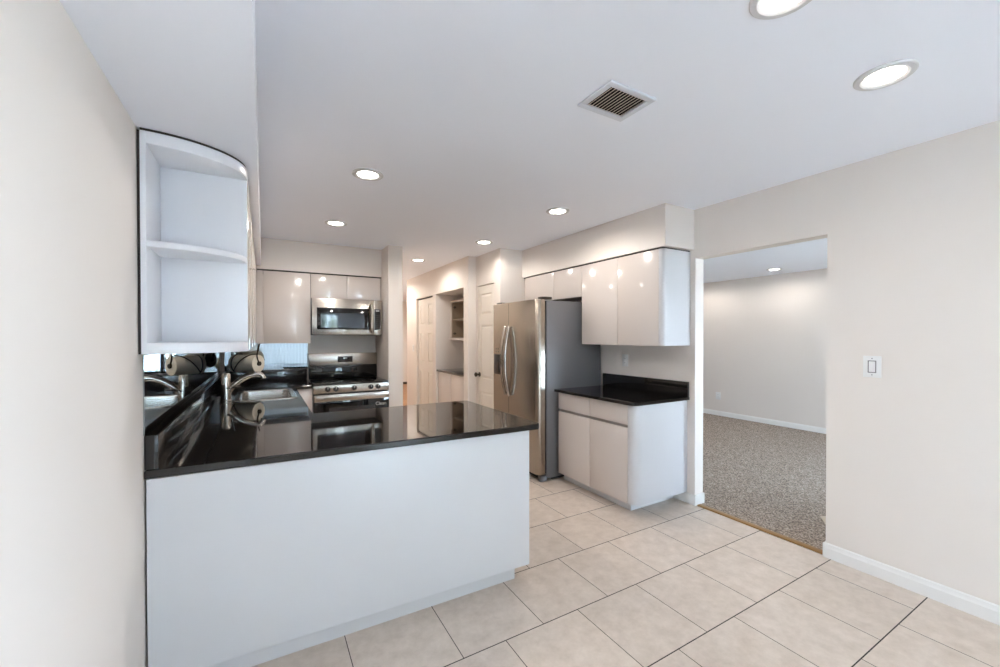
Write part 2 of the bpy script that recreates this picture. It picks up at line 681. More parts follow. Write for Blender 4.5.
b = new()
box(b, XR, 3.20, YF - 0.1, -2.35, 0, CZ)
box(b, XR, 3.20, -2.35, -0.85, 0, 0.75)
box(b, XR, 3.20, -2.35, -0.85, 2.15, CZ)
box(b, XR, 3.20, -0.85, 1.215, 0, CZ)
box(b, XR, 3.20, 1.215, 2.13, 2.045, CZ)
box(b, XR, 3.20, 2.13, 6.62, 0, CZ)
struct('wall_right', b, M['wall'], smooth=False)

b = new()      # corridor wall with the folding door opening and the niche
box(b, 2.30, 2.42, 4.815, 4.95, 0, CZ)
box(b, 2.30, 2.42, 4.95, 5.97, 2.052, CZ)
box(b, 2.30, 2.42, 5.97, 6.10, 0, CZ)
box(b, 2.30, 2.42, 6.10, 6.88, 2.052, CZ)
box(b, 2.30, 2.42, 6.88, 7.43, 0, CZ)
box(b, 2.42, 2.90, 5.97, 6.03, 0, CZ)
box(b, 2.42, 2.90, 4.88, 4.95, 0, CZ)
box(b, 2.90, 2.96, 4.88, 6.03, 0, CZ)
box(b, 2.42, 2.90, 4.95, 5.97, 2.052, 2.12)
box(b, 2.42, 3.09, 7.33, 7.43, 0, CZ)
struct('wall_corridor', b, M['wall'], smooth=False)

b = new()      # short wall that carries the panel door beside the fridge
box(b, 2.42, 2.52, 4.19, 4.335, 0, CZ)
box(b, 2.42, 2.52, 4.335, 4.785, 2.056, CZ)
box(b, 2.42, 2.52, 4.785, 4.815, 0, CZ)
box(b, 2.52, XR, 4.19, 4.29, 0, CZ)
struct('wall_pantry', b, M['wall'], smooth=False)

struct('soffit_left', bx(XL, -0.018, YF, 4.99, SOFL, CZ), M['ceiling'])
struct('soffit_back', bx(XL, 1.237, 4.99, YB, SOF, CZ), M['wall'])
struct('soffit_right', bx(2.73, XR, 2.14, 4.19, SOF - 0.003, CZ), M['wall'])

# wall behind the camera with the patio door opening
PX0, PX1 = -0.15, 2.75
b = new()
box(b, XL, PX0, YF - 0.1, YF, 0, CZ)
box(b, PX1, XR, YF - 0.1, YF, 0, CZ)
box(b, PX0, PX1, YF - 0.1, YF, 2.08, CZ)
struct('wall_front', b, M['wall'], smooth=False)

# living room shell
struct('wall_living_far', bx(6.97, 7.1, YW, 6.5, 0, 2.5), M['wall'])
struct('wall_living_back', bx(3.20, 7.1, 6.5, 6.62, 0, 2.5), M['wall'])
b = new()
box(b, 3.20, 4.4, YW - 0.1, YW, 0, 2.5)
box(b, 5.9, 7.1, YW - 0.1, YW, 0, 2.5)
box(b, 4.4, 5.9, YW - 0.1, YW, 2.1, 2.5)
box(b, 4.4, 5.9, YW - 0.1, YW, 0, 0.4)
struct('wall_living_front', b, M['wall'], smooth=False)
# hall beyond
struct('wall_hall_end', bx(1.403, 5.2, 11.9, 12.05, 0, CZ), M['wall'])
struct('wall_hall_right', bx(5.1, 5.2, 6.62, 11.9, 0, CZ), M['wall'])
struct('baseboard_hall', bx(1.405, 5.1, 11.885, 11.9, 0, 0.07), M['bark'])


def baseboard(name, path_boxes):
    b = new()
    for q in path_boxes:
        box(b, *q, bev=0.003)
    struct(name, b, M['trim'])


b = new()
prism(b, [(3.0895, 0), (3.076, 0), (3.076, 0.062), (3.081, 0.072), (3.083, 0.085), (3.0895, 0.092)], YF, 1.214, axis='Y')
box(b, 3.076, 3.20, 1.2145, 1.227, 0, 0.088, bev=0.003)
struct('baseboard_right', b, M['trim'])
b = new()
box(b, 3.078, 3.0895, 2.118, 2.32, 0, 0.088, bev=0.003)
box(b, 3.076, 3.205, 2.116, 2.1295, 0, 0.088, bev=0.004)
struct('baseboard_jamb', b, M['trim'])
b = new()
prism(b, [(6.969, 0.005), (6.955, 0.005), (6.955, 0.06), (6.962, 0.078), (6.969, 0.085)], YW, 6.5, axis='Y')
struct('baseboard_living', b, M['trim'])
b = new()
prism(b, [(XL + .0005, 0), (XL + 0.013, 0), (XL + 0.013, 0.062), (XL + 0.007, 0.085), (XL + .0005, 0.09)], YF, 1.97, axis='Y')
struct('baseboard_left', b, M['trim'])
# jamb lining of the open doorway
struct('trim_2', bx(3.092, 3.198, 2.1285, 2.1305, 0.088, 2.0445), M['wall'])

# corner of an entry floor seen on the carpet through the doorway
b = new()
prism(b, [(3.72, 1.50), (3.62, 1.43), (3.22, 1.15), (3.22, 0.2), (4.6, 0.2), (4.6, 0.9)], 0.004, 0.012, bev=0.002)
struct('floor_entry', b, M['hearth'])


# ---- doors
def panel_leaf(bm, y0, y1, x, z0, z1, panels, t=0.035):
    """door leaf facing -X at plane x; raised panels (y0,y1,z0,z1) between raised stiles"""
    box(bm, x + 0.013, x + t, y0, y1, z0, z1)
    ys = sorted({p[0] for p in panels})
    # stiles & rails = full face minus panel recesses: build as strips
    cols = sorted({(p[0], p[1]) for p in panels})
    prev = y0
    for a, c_ in cols:
        box(bm, x, x + 0.014, prev, a, z0, z1, bev=0.001, seg=1)
        zz = z0
        for p in sorted([p for p in panels if p[0] == a], key=lambda q: q[2]):
            box(bm, x, x + 0.014, a, c_, zz, p[2], bev=0.001, seg=1)
            zz = p[3]
            g = 0.010
            pv = [(a + g, p[2] + g), (c_ - g, p[2] + g), (c_ - g, p[3] - g), (a + g, p[3] - g)]
            k = 0.028
            iv = [(pv[0][0] + k, pv[0][1] + k), (pv[1][0] - k, pv[1][1] + k), (pv[2][0] - k, pv[2][1] - k), (pv[3][0] + k, pv[3][1] - k)]
            A = [bm.verts.new((x + 0.0135, q[0], q[1])) for q in pv]
            B = [bm.verts.new((x + 0.001, q[0], q[1])) for q in iv]
            for i in range(4):
                bm.faces.new((A[i], A[(i + 1) % 4], B[(i + 1) % 4], B[i]))
            bm.faces.new(B)
        box(bm, x, x + 0.014, a, c_, zz, z1, bev=0.001, seg=1)
        prev = c_
    box(bm, x, x + 0.014, prev, y1, z0, z1, bev=0.001, seg=1)
    bmesh.ops.recalc_face_normals(bm, faces=bm.faces)


b = new()
panel_leaf(b, 4.340, 4.780, 2.428, 0.01, 2.045,
           [(4.41, 4.71, 1.68, 1.945), (4.41, 4.71, 0.87, 1.55), (4.41, 4.71, 0.20, 0.70)])
door = obj('door_1', b, M['door_paint'], kind='structure', at=(2.428, 4.56, 0))
b = new()
lathe(b, [(0.0, 0), (0.030, 0.0), (0.030, 0.006), (0.012, 0.010), (0.011, 0.032), (0.022, 0.040), (0.029, 0.052), (0.027, 0.064), (0.014, 0.072), (0, 0.073)],
      (2.428, 4.735, 0.912), (-1, 0, 0), 24)
obj('door_knob', b, M['hinge'], door, label='dark metal door knob')
d2 = thing('door_2', '', '', (2.34, 6.49, 0))
del d2['label'], d2['category']
d2['kind'] = 'structure'
for k, (y0, y1) in enumerate(((6.105, 6.488), (6.492, 6.875))):
    b = new()
    panel_leaf(b, y0, y1, 2.335, 0.02, 2.030,
               [(y0 + 0.085, y1 - 0.085, 1.60, 1.93), (y0 + 0.085, y1 - 0.085, 0.98, 1.46), (y0 + 0.085, y1 - 0.085, 0.22, 0.82)], t=0.032)
    obj('leaf', b, M['door_paint'], d2)
struct('trim_3', bx(2.33, 2.365, 6.10, 6.88, 2.034, 2.0515), M['gap'])

# ---- patio door behind the camera: frame, sliding sash, glass
win = thing('window_1', '', '', ((PX0 + PX1) / 2, YF - 0.05, 0))
del win['label'], win['category']
win['kind'] = 'structure'
b = new()
for q in ((PX0, PX0 + 0.06, 0, 2.08), (PX1 - 0.06, PX1, 0, 2.08)):
    box(b, q[0], q[1], YF - 0.09, YF - 0.02, q[2], q[3], bev=0.003)
box(b, PX0, PX1, YF - 0.09, YF - 0.02, 2.02, 2.08, bev=0.003)
box(b, PX0, PX1, YF - 0.09, YF - 0.02, 0.0, 0.05, bev=0.003)
obj('window_frame', b, M['aluminium'], win)
b = new()
box(b, 1.40, 1.49, YF - 0.085, YF - 0.025, 0.05, 2.02, bev=0.003)
obj('sash_rail', b, M['aluminium'], win)
obj('glass', bx(PX0 + 0.06, 1.40, YF - 0.060, YF - 0.055, 0.05, 2.02), M['glass'], win)
obj('glass', bx(1.49, PX1 - 0.06, YF - 0.060, YF - 0.055, 0.05, 2.02), M['glass'], win)
portal(PX0, PX1, YF - 0.12, 0, 2.08)
win2 = thing('window_2', '', '', (5.15, YW - 0.05, 0.4))
del win2['label'], win2['category']
win2['kind'] = 'structure'
b = new()
for x0, x1, z0, z1 in ((4.4, 4.46, .4, 2.1), (5.84, 5.9, .4, 2.1), (4.4, 5.9, .4, .46), (4.4, 5.9, 2.04, 2.1), (5.12, 5.18, .46, 2.04)):
    box(b, x0, x1, YW - 0.08, YW - 0.02, z0, z1)
obj('window_frame', b, M['trim'], win2)
obj('glass', bx(4.46, 5.84, YW - 0.055, YW - 0.05, .46, 2.04), M['glass'], win2)
portal(4.4, 5.9, YW - 0.12, 0.4, 2.1)
win_added = thing('added_window_3', '', '', (3.15, -1.6, 0.75))  # unseen side window, added so daylight brightens the left wall
del win_added['label'], win_added['category']
win_added['kind'] = 'structure'
b = new()
for y0, y1, z0, z1 in ((-2.35, -2.29, .75, 2.15), (-0.91, -0.85, .75, 2.15), (-2.29, -0.91, .75, .81), (-2.29, -0.91, 2.09, 2.15), (-1.63, -1.57, .81, 2.09)):
    box(b, 3.11, 3.17, y0, y1, z0, z1)
obj('window_frame', b, M['trim'], win_added)
obj('glass', bx(3.135, 3.140, -2.29, -0.91, .81, 2.09), M['glass'], win_added)
portal_x(3.22, -2.35, -0.85, 0.75, 2.15)


def vertical_blind(x0, x1, n, label, ang):
    t = thing('vertical_blind', label, 'blind', ((x0 + x1) / 2, YF + 0.07, 0), 'blinds on the patio door')
    obj('headrail', bx(x0, x1, YF + 0.045, YF + 0.095, 2.06, 2.10, bev=0.003), M['trim'], t)
    for k in range(n):
        x = x0 + (k + 0.5) * (x1 - x0) / n
        b = new()
        pts = [(-0.043, 0), (-0.02, 0.006), (0, 0.008), (0.02, 0.006), (0.043, 0), (0.043, -0.0015), (0.02, 0.0045), (0, 0.0065), (-0.02, 0.0045), (-0.043, -0.0015)]
        ca, sa = math.cos(ang), math.sin(ang)
        prism(b, [(x + p * ca - q * sa, YF + 0.07 + p * sa + q * ca) for p, q in pts], 0.03, 2.055)
        obj('slat', b, M['blind'], t)


vertical_blind(-0.16, 1.14, 16, 'white vertical blind drawn across the patio door, seen mirrored behind the sink counter', math.radians(10))
vertical_blind(1.80, 2.80, 12, 'white vertical blind drawn across the patio door, seen mirrored in the microwave door', math.radians(10))

# outdoors beyond the patio door
b = bx(-8, 14, -14, YF - 0.12, -0.14, -0.06)
o = struct('ground', b, M['patio'])


def shrub(x, y, hgt, rad, label, seed):
    rnd = random.Random(seed)
    t = thing('shrub', label, 'shrub', (x, y, -0.06), 'shrubs outside the patio door')
    b = new()
    for k in range(5):
        a = 2 * PI * k / 5 + rnd.random()
        tube(b, spline([(x, y, -0.06), (x + 0.1 * math.cos(a), y + 0.1 * math.sin(a), hgt * 0.4), (x + rad * 0.7 * math.cos(a), y + rad * 0.7 * math.sin(a), hgt * 0.85)], 4), 0.02, 6)
    obj('stem', b, M['bark'], t)
    b = new()
    for k in range(900):
        a, e, r = rnd.random() * 2 * PI, rnd.uniform(-0.6, 1.0), rad * rnd.uniform(0.5, 1.0)
        cpt = Vector((x + r * math.cos(a) * math.cos(e), y + r * math.sin(a) * math.cos(e), hgt * 0.62 + r * 1.15 * math.sin(e) * hgt / (2.2 * rad) ))
        d = Vector((rnd.uniform(-1, 1), rnd.uniform(-1, 1), rnd.uniform(-0.6, 1))).normalized()
        u, w = frame_of(d)
        L_ = rnd.uniform(0.05, 0.09)
        vs = [b.verts.new(cpt + d * L_), b.verts.new(cpt + u * L_ * 0.4), b.verts.new(cpt - d * L_), b.verts.new(cpt - u * L_ * 0.4 + w * 0.01)]
        b.faces.new(vs)
    obj('foliage', b, M['leaf'], t, smooth=False)


shrub(1.75, -5.2, 2.3, 0.7, 'leafy shrub outside the glass of the patio door', 1)

fn = thing('sky_screen', 'blue-grey board fence added behind the patio to dim the sky glimpsed in the mirror strips', 'sky_screen', (2, -7, -0.06))  # added board screen, keeps the bright low sky out of the mirrors
b = new()
for k in range(60):
    x = -3 + k * 0.17
    box(b, x, x + 0.155, -7.02, -7.0, -0.05, 1.95)
obj('board_panel', b, M['sky_screen'], fn)
obj('top_rail', bx(-3.0, 7.2, -7.05, -6.97, 1.95, 2.02), M['sky_screen'], fn)

# ================================================================== CABINETS
def slab_front(y0, y1, z0, z1, x, t=0.018, side=-1):
    """cabinet front whose face looks along X"""
    return bx(x, x + t, y0, y1, z0, z1, bev=0.0015)


def xfront(x0, x1, z0, z1, y, t=0.018):
    return bx(x0, x1, y, y + t, z0, z1, bev=0.0015)


# ---- peninsula
t = thing('peninsula_cabinet', 'long white peninsula cabinet with a plain back panel under the black counter', 'cabinet', (0.45, 2.4, 0))
b = new()
prism(b, [(-0.382, 1.985), (1.318, 1.950), (1.318, 1.968), (-0.382, 2.003)], 0.092, 0.866, bev=0.0015)
obj('back_panel', b, M['cab_matte'], t)
b = new()
prism(b, [(-0.382, 2.030), (1.252, 2.004), (1.252, 2.022), (-0.382, 2.048)], 0.001, 0.0905)
obj('toe_kick', b, M['kick'], t, label='recessed grey-white plinth')
obj('end_panel', bx(1.300, 1.318, 1.970, 2.86, 0.092, 0.866, bev=0.0015), M['cab_matte'], t)
b = new()
box(b, -0.380, 1.298, 2.005, 2.84, 0.0925, 0.866)
obj('carcass', b, M['cab_in'], t)
obj('side_kick', bx(1.235, 1.252, 2.024, 2.80, 0.001, 0.0905), M['kick'], t)
for x0 in (0.31, 0.807):
    obj('door', xfront(x0, x0 + 0.49, 0.10, 0.86, 2.842), M['cab'], t)

# ---- run under the sink
t = thing('sink_cabinet', 'white sink base cabinet below the basin and faucet', 'cabinet', (0.0, 3.8, 0))
b = new()
box(b, 0.215, 0.233, 2.90, 4.66, 0.09, 0.11)
box(b, 0.215, 0.233, 2.90, 4.66, 0.84, 0.866)
box(b, -0.36, 0.215, 2.90, 5.29, 0.09, 0.108)
box(b, -0.36, -0.345, 2.90, 5.29, 0.108, 0.866)
box(b, -0.345, 0.215, 2.90, 2.918, 0.108, 0.866)
box(b, 0.215, 0.233, 4.60, 4.66, 0.11, 0.84)
obj('carcass', b, M['cab_in'], t)
obj('toe_kick', bx(0.17, 0.19, 2.90, 4.70, 0.001, 0.089), M['kick'], t)
for y0 in (2.935, 3.49, 4.045):
    obj('door', slab_front(y0, y0 + 0.55, 0.10, 0.86, 0.234), M['cab'], t)

# ---- cabinet between sink run and range
t = thing('base_cabinet', 'narrow white base cabinet wedged between sink counter and range', 'cabinet', (0.34, 4.95, 0))
obj('carcass', bx(0.258, 0.440, 4.700, 5.29, 0.09, 0.866), M['cab_in'], t)
obj('door', xfront(0.256, 0.441, 0.10, 0.862, 4.681), M['cab'], t)
obj('toe_kick', bx(0.258, 0.44, 4.74, 4.76, 0.001, 0.089), M['kick'], t)

# ---- continuous worktop with sink cut-out
def arc(cx, cy, r, a0, a1, n=6):
    return [(cx + r * math.cos(math.radians(a0 + (a1 - a0) * k / n)), cy + r * math.sin(math.radians(a0 + (a1 - a0) * k / n))) for k in range(n + 1)]


ct = thing('countertop', 'polished black granite worktop wrapping peninsula, sink wall and range corner', 'countertop', (0.4, 2.45, 0.868))
outl = [(-0.3885, 1.985)] + arc(1.350, 1.955, 0.034, -92, 0) + arc(1.352, 2.895, 0.034, 0, 90) + [(0.277, 2.932), (0.277, 4.660), (0.4415, 4.660), (0.4415, 5.308), (-0.3885, 5.308)]
b = new()
prism(b, outl, 0.868, 0.900, bev=0.005, hole=rrect(-0.185, 0.222, 3.735, 4.425, 0.05))
obj('slab', b, M['granite'], ct, smooth=False)
obj('backsplash', bx(-0.3885, -0.347, 1.99, 5.285, 0.9005, 1.030, bev=0.002), M['granite_edge'], ct)
obj('backsplash', bx(-0.3885, 0.4415, 5.287, 5.308, 0.9005, 1.030, bev=0.002), M['granite_edge'], ct)

tag(obj('mirror', bx(-0.3895, -0.3855, 1.985, 5.300, 1.0315, 1.331), M['mirror']), 'long mirror strip on the side wall above the sink splashback', 'mirror')
tag(obj('mirror', bx(-0.362, 0.452, 5.3045, 5.3090, 1.0315, 1.326), M['mirror']), 'short mirror strip on the end wall beside the range', 'mirror')

# ---- sink
sk = thing('sink', 'stainless steel drop-in sink set in the black counter', 'sink', (0.018, 4.08, 0.9))
b = new()
loops = [(rrect(-0.205, 0.242, 3.715, 4.445, 0.06), 0.9003), (rrect(-0.205, 0.242, 3.715, 4.445, 0.06), 0.9035),
         (rrect(-0.198, 0.235, 3.722, 4.438, 0.055), 0.906), (rrect(-0.166, 0.203, 3.754, 4.406, 0.05), 0.905),
         (rrect(-0.160, 0.197, 3.760, 4.400, 0.05), 0.898), (rrect(-0.150, 0.187, 3.772, 4.388, 0.05), 0.74),
         (rrect(-0.125, 0.162, 3.800, 4.360, 0.06), 0.722), (rrect(-0.03, 0.06, 4.02, 4.14, 0.03), 0.718)]
prev = None
for pts, z in loops:
    ring = [b.verts.new((x, y, z)) for x, y in pts]
    if prev:
        for i in range(len(ring)):
            j = (i + 1) % len(ring)
            b.faces.new((prev[i], prev[j], ring[j], ring[i]))
    prev = ring
b.faces.new(prev)
bmesh.ops.recalc_face_normals(b, faces=b.faces)
obj('basin', b, M['sink'], sk)
b = new()
lathe(b, [(0.0, 0.004), (0.026, 0.004), (0.030, 0.007), (0.040, 0.007), (0.042, 0.0)], (0.016, 4.08, 0.7185))
obj('drain', b, M['chrome'], sk)

# ---- faucet
fa = thing('faucet', 'brushed nickel single-lever faucet with arched spout beside the sink', 'faucet', (-0.253, 3.86, 0.9))
fx, fy = -0.253, 3.83
fa.location = (fx, fy, 0.9)
b = new()
lathe(b, [(0, 0.0005), (0.040, 0.0005), (0.040, 0.006), (0.034, 0.014), (0.033, 0.10), (0.031, 0.16), (0.029, 0.205), (0.024, 0.218), (0, 0.222)], (fx, fy, 0.9))
obj('body', b, M['chrome'], fa)
b = new()
sp_pts = spline([(fx + 0.01, fy, 0.975), (fx + 0.045, fy, 1.018), (fx + 0.095, fy, 1.062), (fx + 0.150, fy, 1.092), (fx + 0.195, fy, 1.103)], 6)
tube(b, sp_pts, [0.026 - 0.006 * k / (len(sp_pts) - 1) for k in range(len(sp_pts))], 16)
obj('spout', b, M['chrome'], fa)
b = new()
hp = spline([(fx + 0.195, fy, 1.103), (fx + 0.225, fy, 1.100), (fx + 0.243, fy, 1.084), (fx + 0.252, fy, 1.062)], 5)
tube(b, hp, [0.0205] * (len(hp) - 2) + [0.023, 0.022], 16)
obj('spray_head', b, M['chrome'], fa)
b = new()
tube(b, spline([(fx - 0.0, fy - 0.02, 1.0), (fx + 0.05, fy - 0.05, 1.012), (fx + 0.10, fy - 0.06, 1.016)], 5), [0.009] * 8 + [0.006] * 3, 10)
obj('lever', b, M['chrome'], fa)

# ---- paper roll in the corner
pr = thing('paper_roll', 'cream paper roll in a dark wire holder below the corner cabinets', 'paper roll', (-0.165, 4.83, 1.15))
ax = Vector((0.80, -0.60, 0)).normalized()
pc = Vector((-0.145, 4.78, 1.137))
b = new()
lathe(b, [(0.02, -0.128), (0.086, -0.128), (0.088, -0.124), (0.088, 0.124), (0.086, 0.128), (0.02, 0.128), (0.02, 0.10), (0.02, -0.128)], pc, ax, 36)
obj('roll', b, M['paper'], pr)
b = new()
lathe(b, [(0.0, -0.12), (0.0195, -0.12), (0.0195, 0.126), (0.0, 0.126)], pc, ax, 20)
obj('core', b, M['cardboard'], pr)
b = new()
sd = Vector((0.60, 0.80, 0))
for sgn in (-1, 1):
    e = pc + ax * sgn * 0.136
    tube(b, spline([e, e + Vector((0, 0, 0.07)) - sd * 0.03, e + Vector((0, 0, 0.13)) - sd * 0.02, e + Vector((0, 0, 0.192))], 6), 0.006, 8)
    tube(b, spline([pc + ax * sgn * 0.128, pc + ax * sgn * 0.144], 2), 0.022, 14)
arcp = [pc - ax * 0.09 + (sd * -math.cos(a) + Vector((0, 0, 1)) * math.sin(a)) * 0.093 for a in [math.radians(k) for k in range(-60, 100, 10)]]
tube(b, arcp, 0.005, 8)
arcp = [pc + ax * (-0.09 + 0.2 * k / 15) + (sd * -math.cos(a) + Vector((0, 0, 1)) * math.sin(a)) * 0.094 for k, a in enumerate([math.radians(q) for q in range(-50, 110, 10)])]
tube(b, arcp, 0.005, 8)
obj('wire_holder', b, M['wire'], pr)

# ---- wall cabinets over the sink, with curved open shelf end
t = thing('wall_cabinet', 'row of white wall cabinets above the sink wall, seen edge-on behind the open shelf', 'cabinet', (-0.21, 3.6, 1.335))
obj('carcass', bx(-0.378, -0.081, 2.178, 5.30, 1.338, 2.142), M['cab'], t)
ys = [2.180, 2.88, 3.58, 4.28, 4.98]
for y0, y1 in zip(ys, ys[1:]):
    obj('door', bx(-0.080, -0.060, y0 + 0.0015, y1 - 0.0015, 1.336, 2.142, bev=0.0015), M['cab'], t)
obj('filler', bx(-0.058, 0.000, 5.008, 5.03, 1.333, 2.102), M['cab'], t)

obj('top_edging', bx(-0.378, -0.064, 2.180, 5.0, 2.1425, 2.1515), M['gap'], t)
es = thing('open_shelf', 'curved white open corner shelf unit ending the wall cabinets', 'shelf', (-0.2, 2.0, 1.335))
ECX, ECY = -0.363, 2.157
SX, SY = 0.305, 0.239


def quarter(a, bb, n=24, cx=ECX, cy=ECY):
    return [(cx, cy)] + [(cx + a * math.sin(PI / 2 * k / n), cy - bb * math.cos(PI / 2 * k / n)) for k in range(n + 1)]


obj('wall_panel', bx(-0.380, -0.3632, 1.918, 2.176, 1.338, 2.142, bev=0.001), M['lit_shelf'], es)
obj('back_panel', bx(-0.363, -0.060, 2.1575, 2.1760, 1.338, 2.142, bev=0.001), M['lit_shelf'], es)
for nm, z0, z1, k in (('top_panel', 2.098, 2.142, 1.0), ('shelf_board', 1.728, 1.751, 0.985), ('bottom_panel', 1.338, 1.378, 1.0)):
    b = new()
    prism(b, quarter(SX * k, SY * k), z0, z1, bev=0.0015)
    obj(nm, b, M['lit_shelf'], es)

b = new()
prism(b, [(-0.380, ECY), (-0.380, ECY - SY * 0.985)] + quarter(SX * 0.985, SY * 0.985)[1:], 2.1425, 2.1515)
obj('top_edging', b, M['gap'], es)
obj('side_edging', bx(-0.3885, -0.3802, 1.922, 2.176, 1.338, 2.142), M['gap'], es)

# ---- wall cabinets on the end wall
t = thing('wall_cabinet', 'single-door white wall cabinet next to the microwave above the mirror strip', 'cabinet', (0.23, 5.15, 1.33))
obj('top_edging', bx(-0.056, 0.4605, 5.006, 5.302, 2.1022, 2.1172), M['gap'], t)
obj('carcass', bx(0.002, 0.456, 5.022, 5.302, 1.332, 2.102), M['cab'], t)
obj('door', xfront(0.003, 0.456, 1.330, 2.102, 5.002), M['cab'], t)
t = thing('wall_cabinet', 'low two-door white wall cabinet directly over the microwave', 'cabinet', (0.845, 5.15, 1.835))
obj('top_edging', bx(0.461, 1.232, 5.006, 5.302, 2.1022, 2.1172), M['gap'], t)
obj('carcass', bx(0.461, 1.226, 5.022, 5.302, 1.836, 2.102), M['cab'], t)
obj('door', xfront(0.4605, 0.8405, 1.835, 2.102, 5.002), M['cab'], t)
obj('door', xfront(0.8435, 1.2255, 1.835, 2.102, 5.002), M['cab'], t)

# ---- right side: over-fridge and tall wall cabinets
def yround_panel(x0, x1, y0, y1, z0, z1, r):
    """end panel: L-shaped outline with a rounded outer corner at (x0,y0)"""
    b = new()
    pts = [(x1, y0)] + [(x0 + r - r * math.sin(PI / 2 * k / 8), y0 + r - r * math.cos(PI / 2 * k / 8)) for k in range(9)] + [(x0, y1), (x0 + 0.02, y1), (x0 + 0.02, y0 + r), (x0 + r, y0 + 0.018), (x1, y0 + 0.018)]
    prism(b, pts, z0, z1)
    return b


t = thing('wall_cabinet', 'low two-door white wall cabinet above the refrigerator', 'cabinet', (2.91, 3.65, 1.80))
obj('top_edging', bx(2.750, 3.080, 3.130, 4.185, 2.1022, 2.1145), M['gap'], t)
obj('carcass', bx(2.766, 3.080, 3.132, 4.185, 1.80, 2.102), M['cab'], t)
obj('door', bx(2.745, 2.764, 3.134, 3.590, 1.80, 2.102, bev=0.0015), M['cab'], t)
obj('door', bx(2.745, 2.764, 3.593, 4.150, 1.80, 2.102, bev=0.0015), M['cab'], t)
t = thing('wall_cabinet', 'tall two-door white wall cabinet with rounded end beside the doorway', 'cabinet', (2.91, 2.65, 1.325))
obj('top_edging', bx(2.750, 3.086, 2.178, 3.129, 2.1022, 2.1145), M['gap'], t)
obj('carcass', bx(2.766, 3.080, 2.215, 3.128, 1.328, 2.102), M['cab'], t)
obj('door', bx(2.745, 2.764, 2.659, 3.128, 1.325, 2.102, bev=0.0015), M['cab'], t)
obj('door', bx(2.745, 2.764, 2.216, 2.656, 1.325, 2.102, bev=0.0015), M['cab'], t)
obj('end_panel', yround_panel(2.745, 3.085, 2.172, 2.2135, 1.325, 2.102, 0.036), M['end'], t)

# ---- right base cabinet
t = thing('base_cabinet', 'white base cabinet with two drawers, two doors and rounded end beside the refrigerator', 'cabinet', (2.78, 2.68, 0))
obj('carcass', bx(2.492, 3.080, 2.275, 3.160, 0.088, 0.866), M['channel'], t)
for y0, y1 in ((2.283, 2.7125), (2.7155, 3.150)):
    obj('drawer', bx(2.470, 2.489, y0, y1, 0.706, 0.862, bev=0.0015), M['cab'], t)
    obj('door', bx(2.470, 2.489, y0, y1, 0.085, 0.682, bev=0.0015), M['cab'], t)
obj('end_panel', yround_panel(2.470, 3.088, 2.198, 2.280, 0.092, 0.866, 0.07), M['end'], t)
b = new()
prism(b, [(3.074, 2.318), (2.548, 2.318), (2.548, 3.16), (2.566, 3.16), (2.566, 2.336), (3.074, 2.336)], 0.001, 0.0875)
obj('toe_kick', b, M['kick'], t)
ct2 = thing('countertop', 'short black granite countertop on the base cabinet beside the refrigerator', 'countertop', (2.76, 2.67, 0.868))
b = new()
prism(b, [(3.088, 2.178)] + arc(2.490, 2.236, 0.058, 270, 180) + [(2.432, 3.168), (3.088, 3.168)], 0.868, 0.893, bev=0.004)
obj('slab', b, M['granite'], ct2, smooth=False)
obj('backsplash', bx(3.064, 3.088, 2.180, 3.168, 0.8935, 1.020, bev=0.002), M['granite_edge'], ct2)

# ================================================================== APPLIANCES
# ---- refrigerator
FX = 2.255
t = thing('refrigerator', 'tall side-by-side stainless refrigerator with water dispenser and grey side', 'refrigerator', (2.65, 3.64, 0))
obj('body', bx(2.362, 3.060, 3.192, 4.090, 0.03, 1.750, bev=0.004), M['fridge_side'], t)


def fdoor(y0, y1, near):
    b = new()
    r = 0.045
    pts = []
    # outline in XY, rounded outer corner
    if near:
        pts = [(FX + r - r * math.sin(PI / 2 * k / 8), y0 + r * (1 - math.cos(PI / 2 * k / 8))) for k in range(9)] + [(FX, y1), (FX + 0.085, y1), (FX + 0.085, y0)]
    else:
        pts = [(FX, y0), ] + [(FX + r - r * math.cos(PI / 2 * k / 8), y1 - r + r * math.sin(PI / 2 * k / 8)) for k in range(9)] + [(FX + 0.085, y1), (FX + 0.085, y0)]
    prism(b, pts, 0.075, 1.760, bev=0.003)
    return b


SEAM = 3.725
d_near = obj('refrigerator_door', fdoor(3.193, SEAM - 0.003, True), M['steel_v'], t)
d_far = obj('freezer_door', fdoor(SEAM + 0.003, 4.088, False), M['steel_v'], t)
obj('gasket', bx(2.341, 2.361, 3.200, 4.083, 0.08, 1.745), M['black'], t)


def bow_handle(y):
    b = new()
    zc, hh = 1.146, 0.365
    pts = []
    for k in range(17):
        q = -1 + 2 * k / 16
        pts.append((FX - 0.018 - 0.052 * (1 - q * q), y, zc + hh * q))
    tube(b, pts, 0.014, 12, flat=1.0)
    for q in (-0.94, 0.94):
        z = zc + hh * q
        tube(b, [(FX + 0.001, y, z), (FX - 0.018 - 0.052 * (1 - q * q), y, z)], 0.011, 10)
    return b


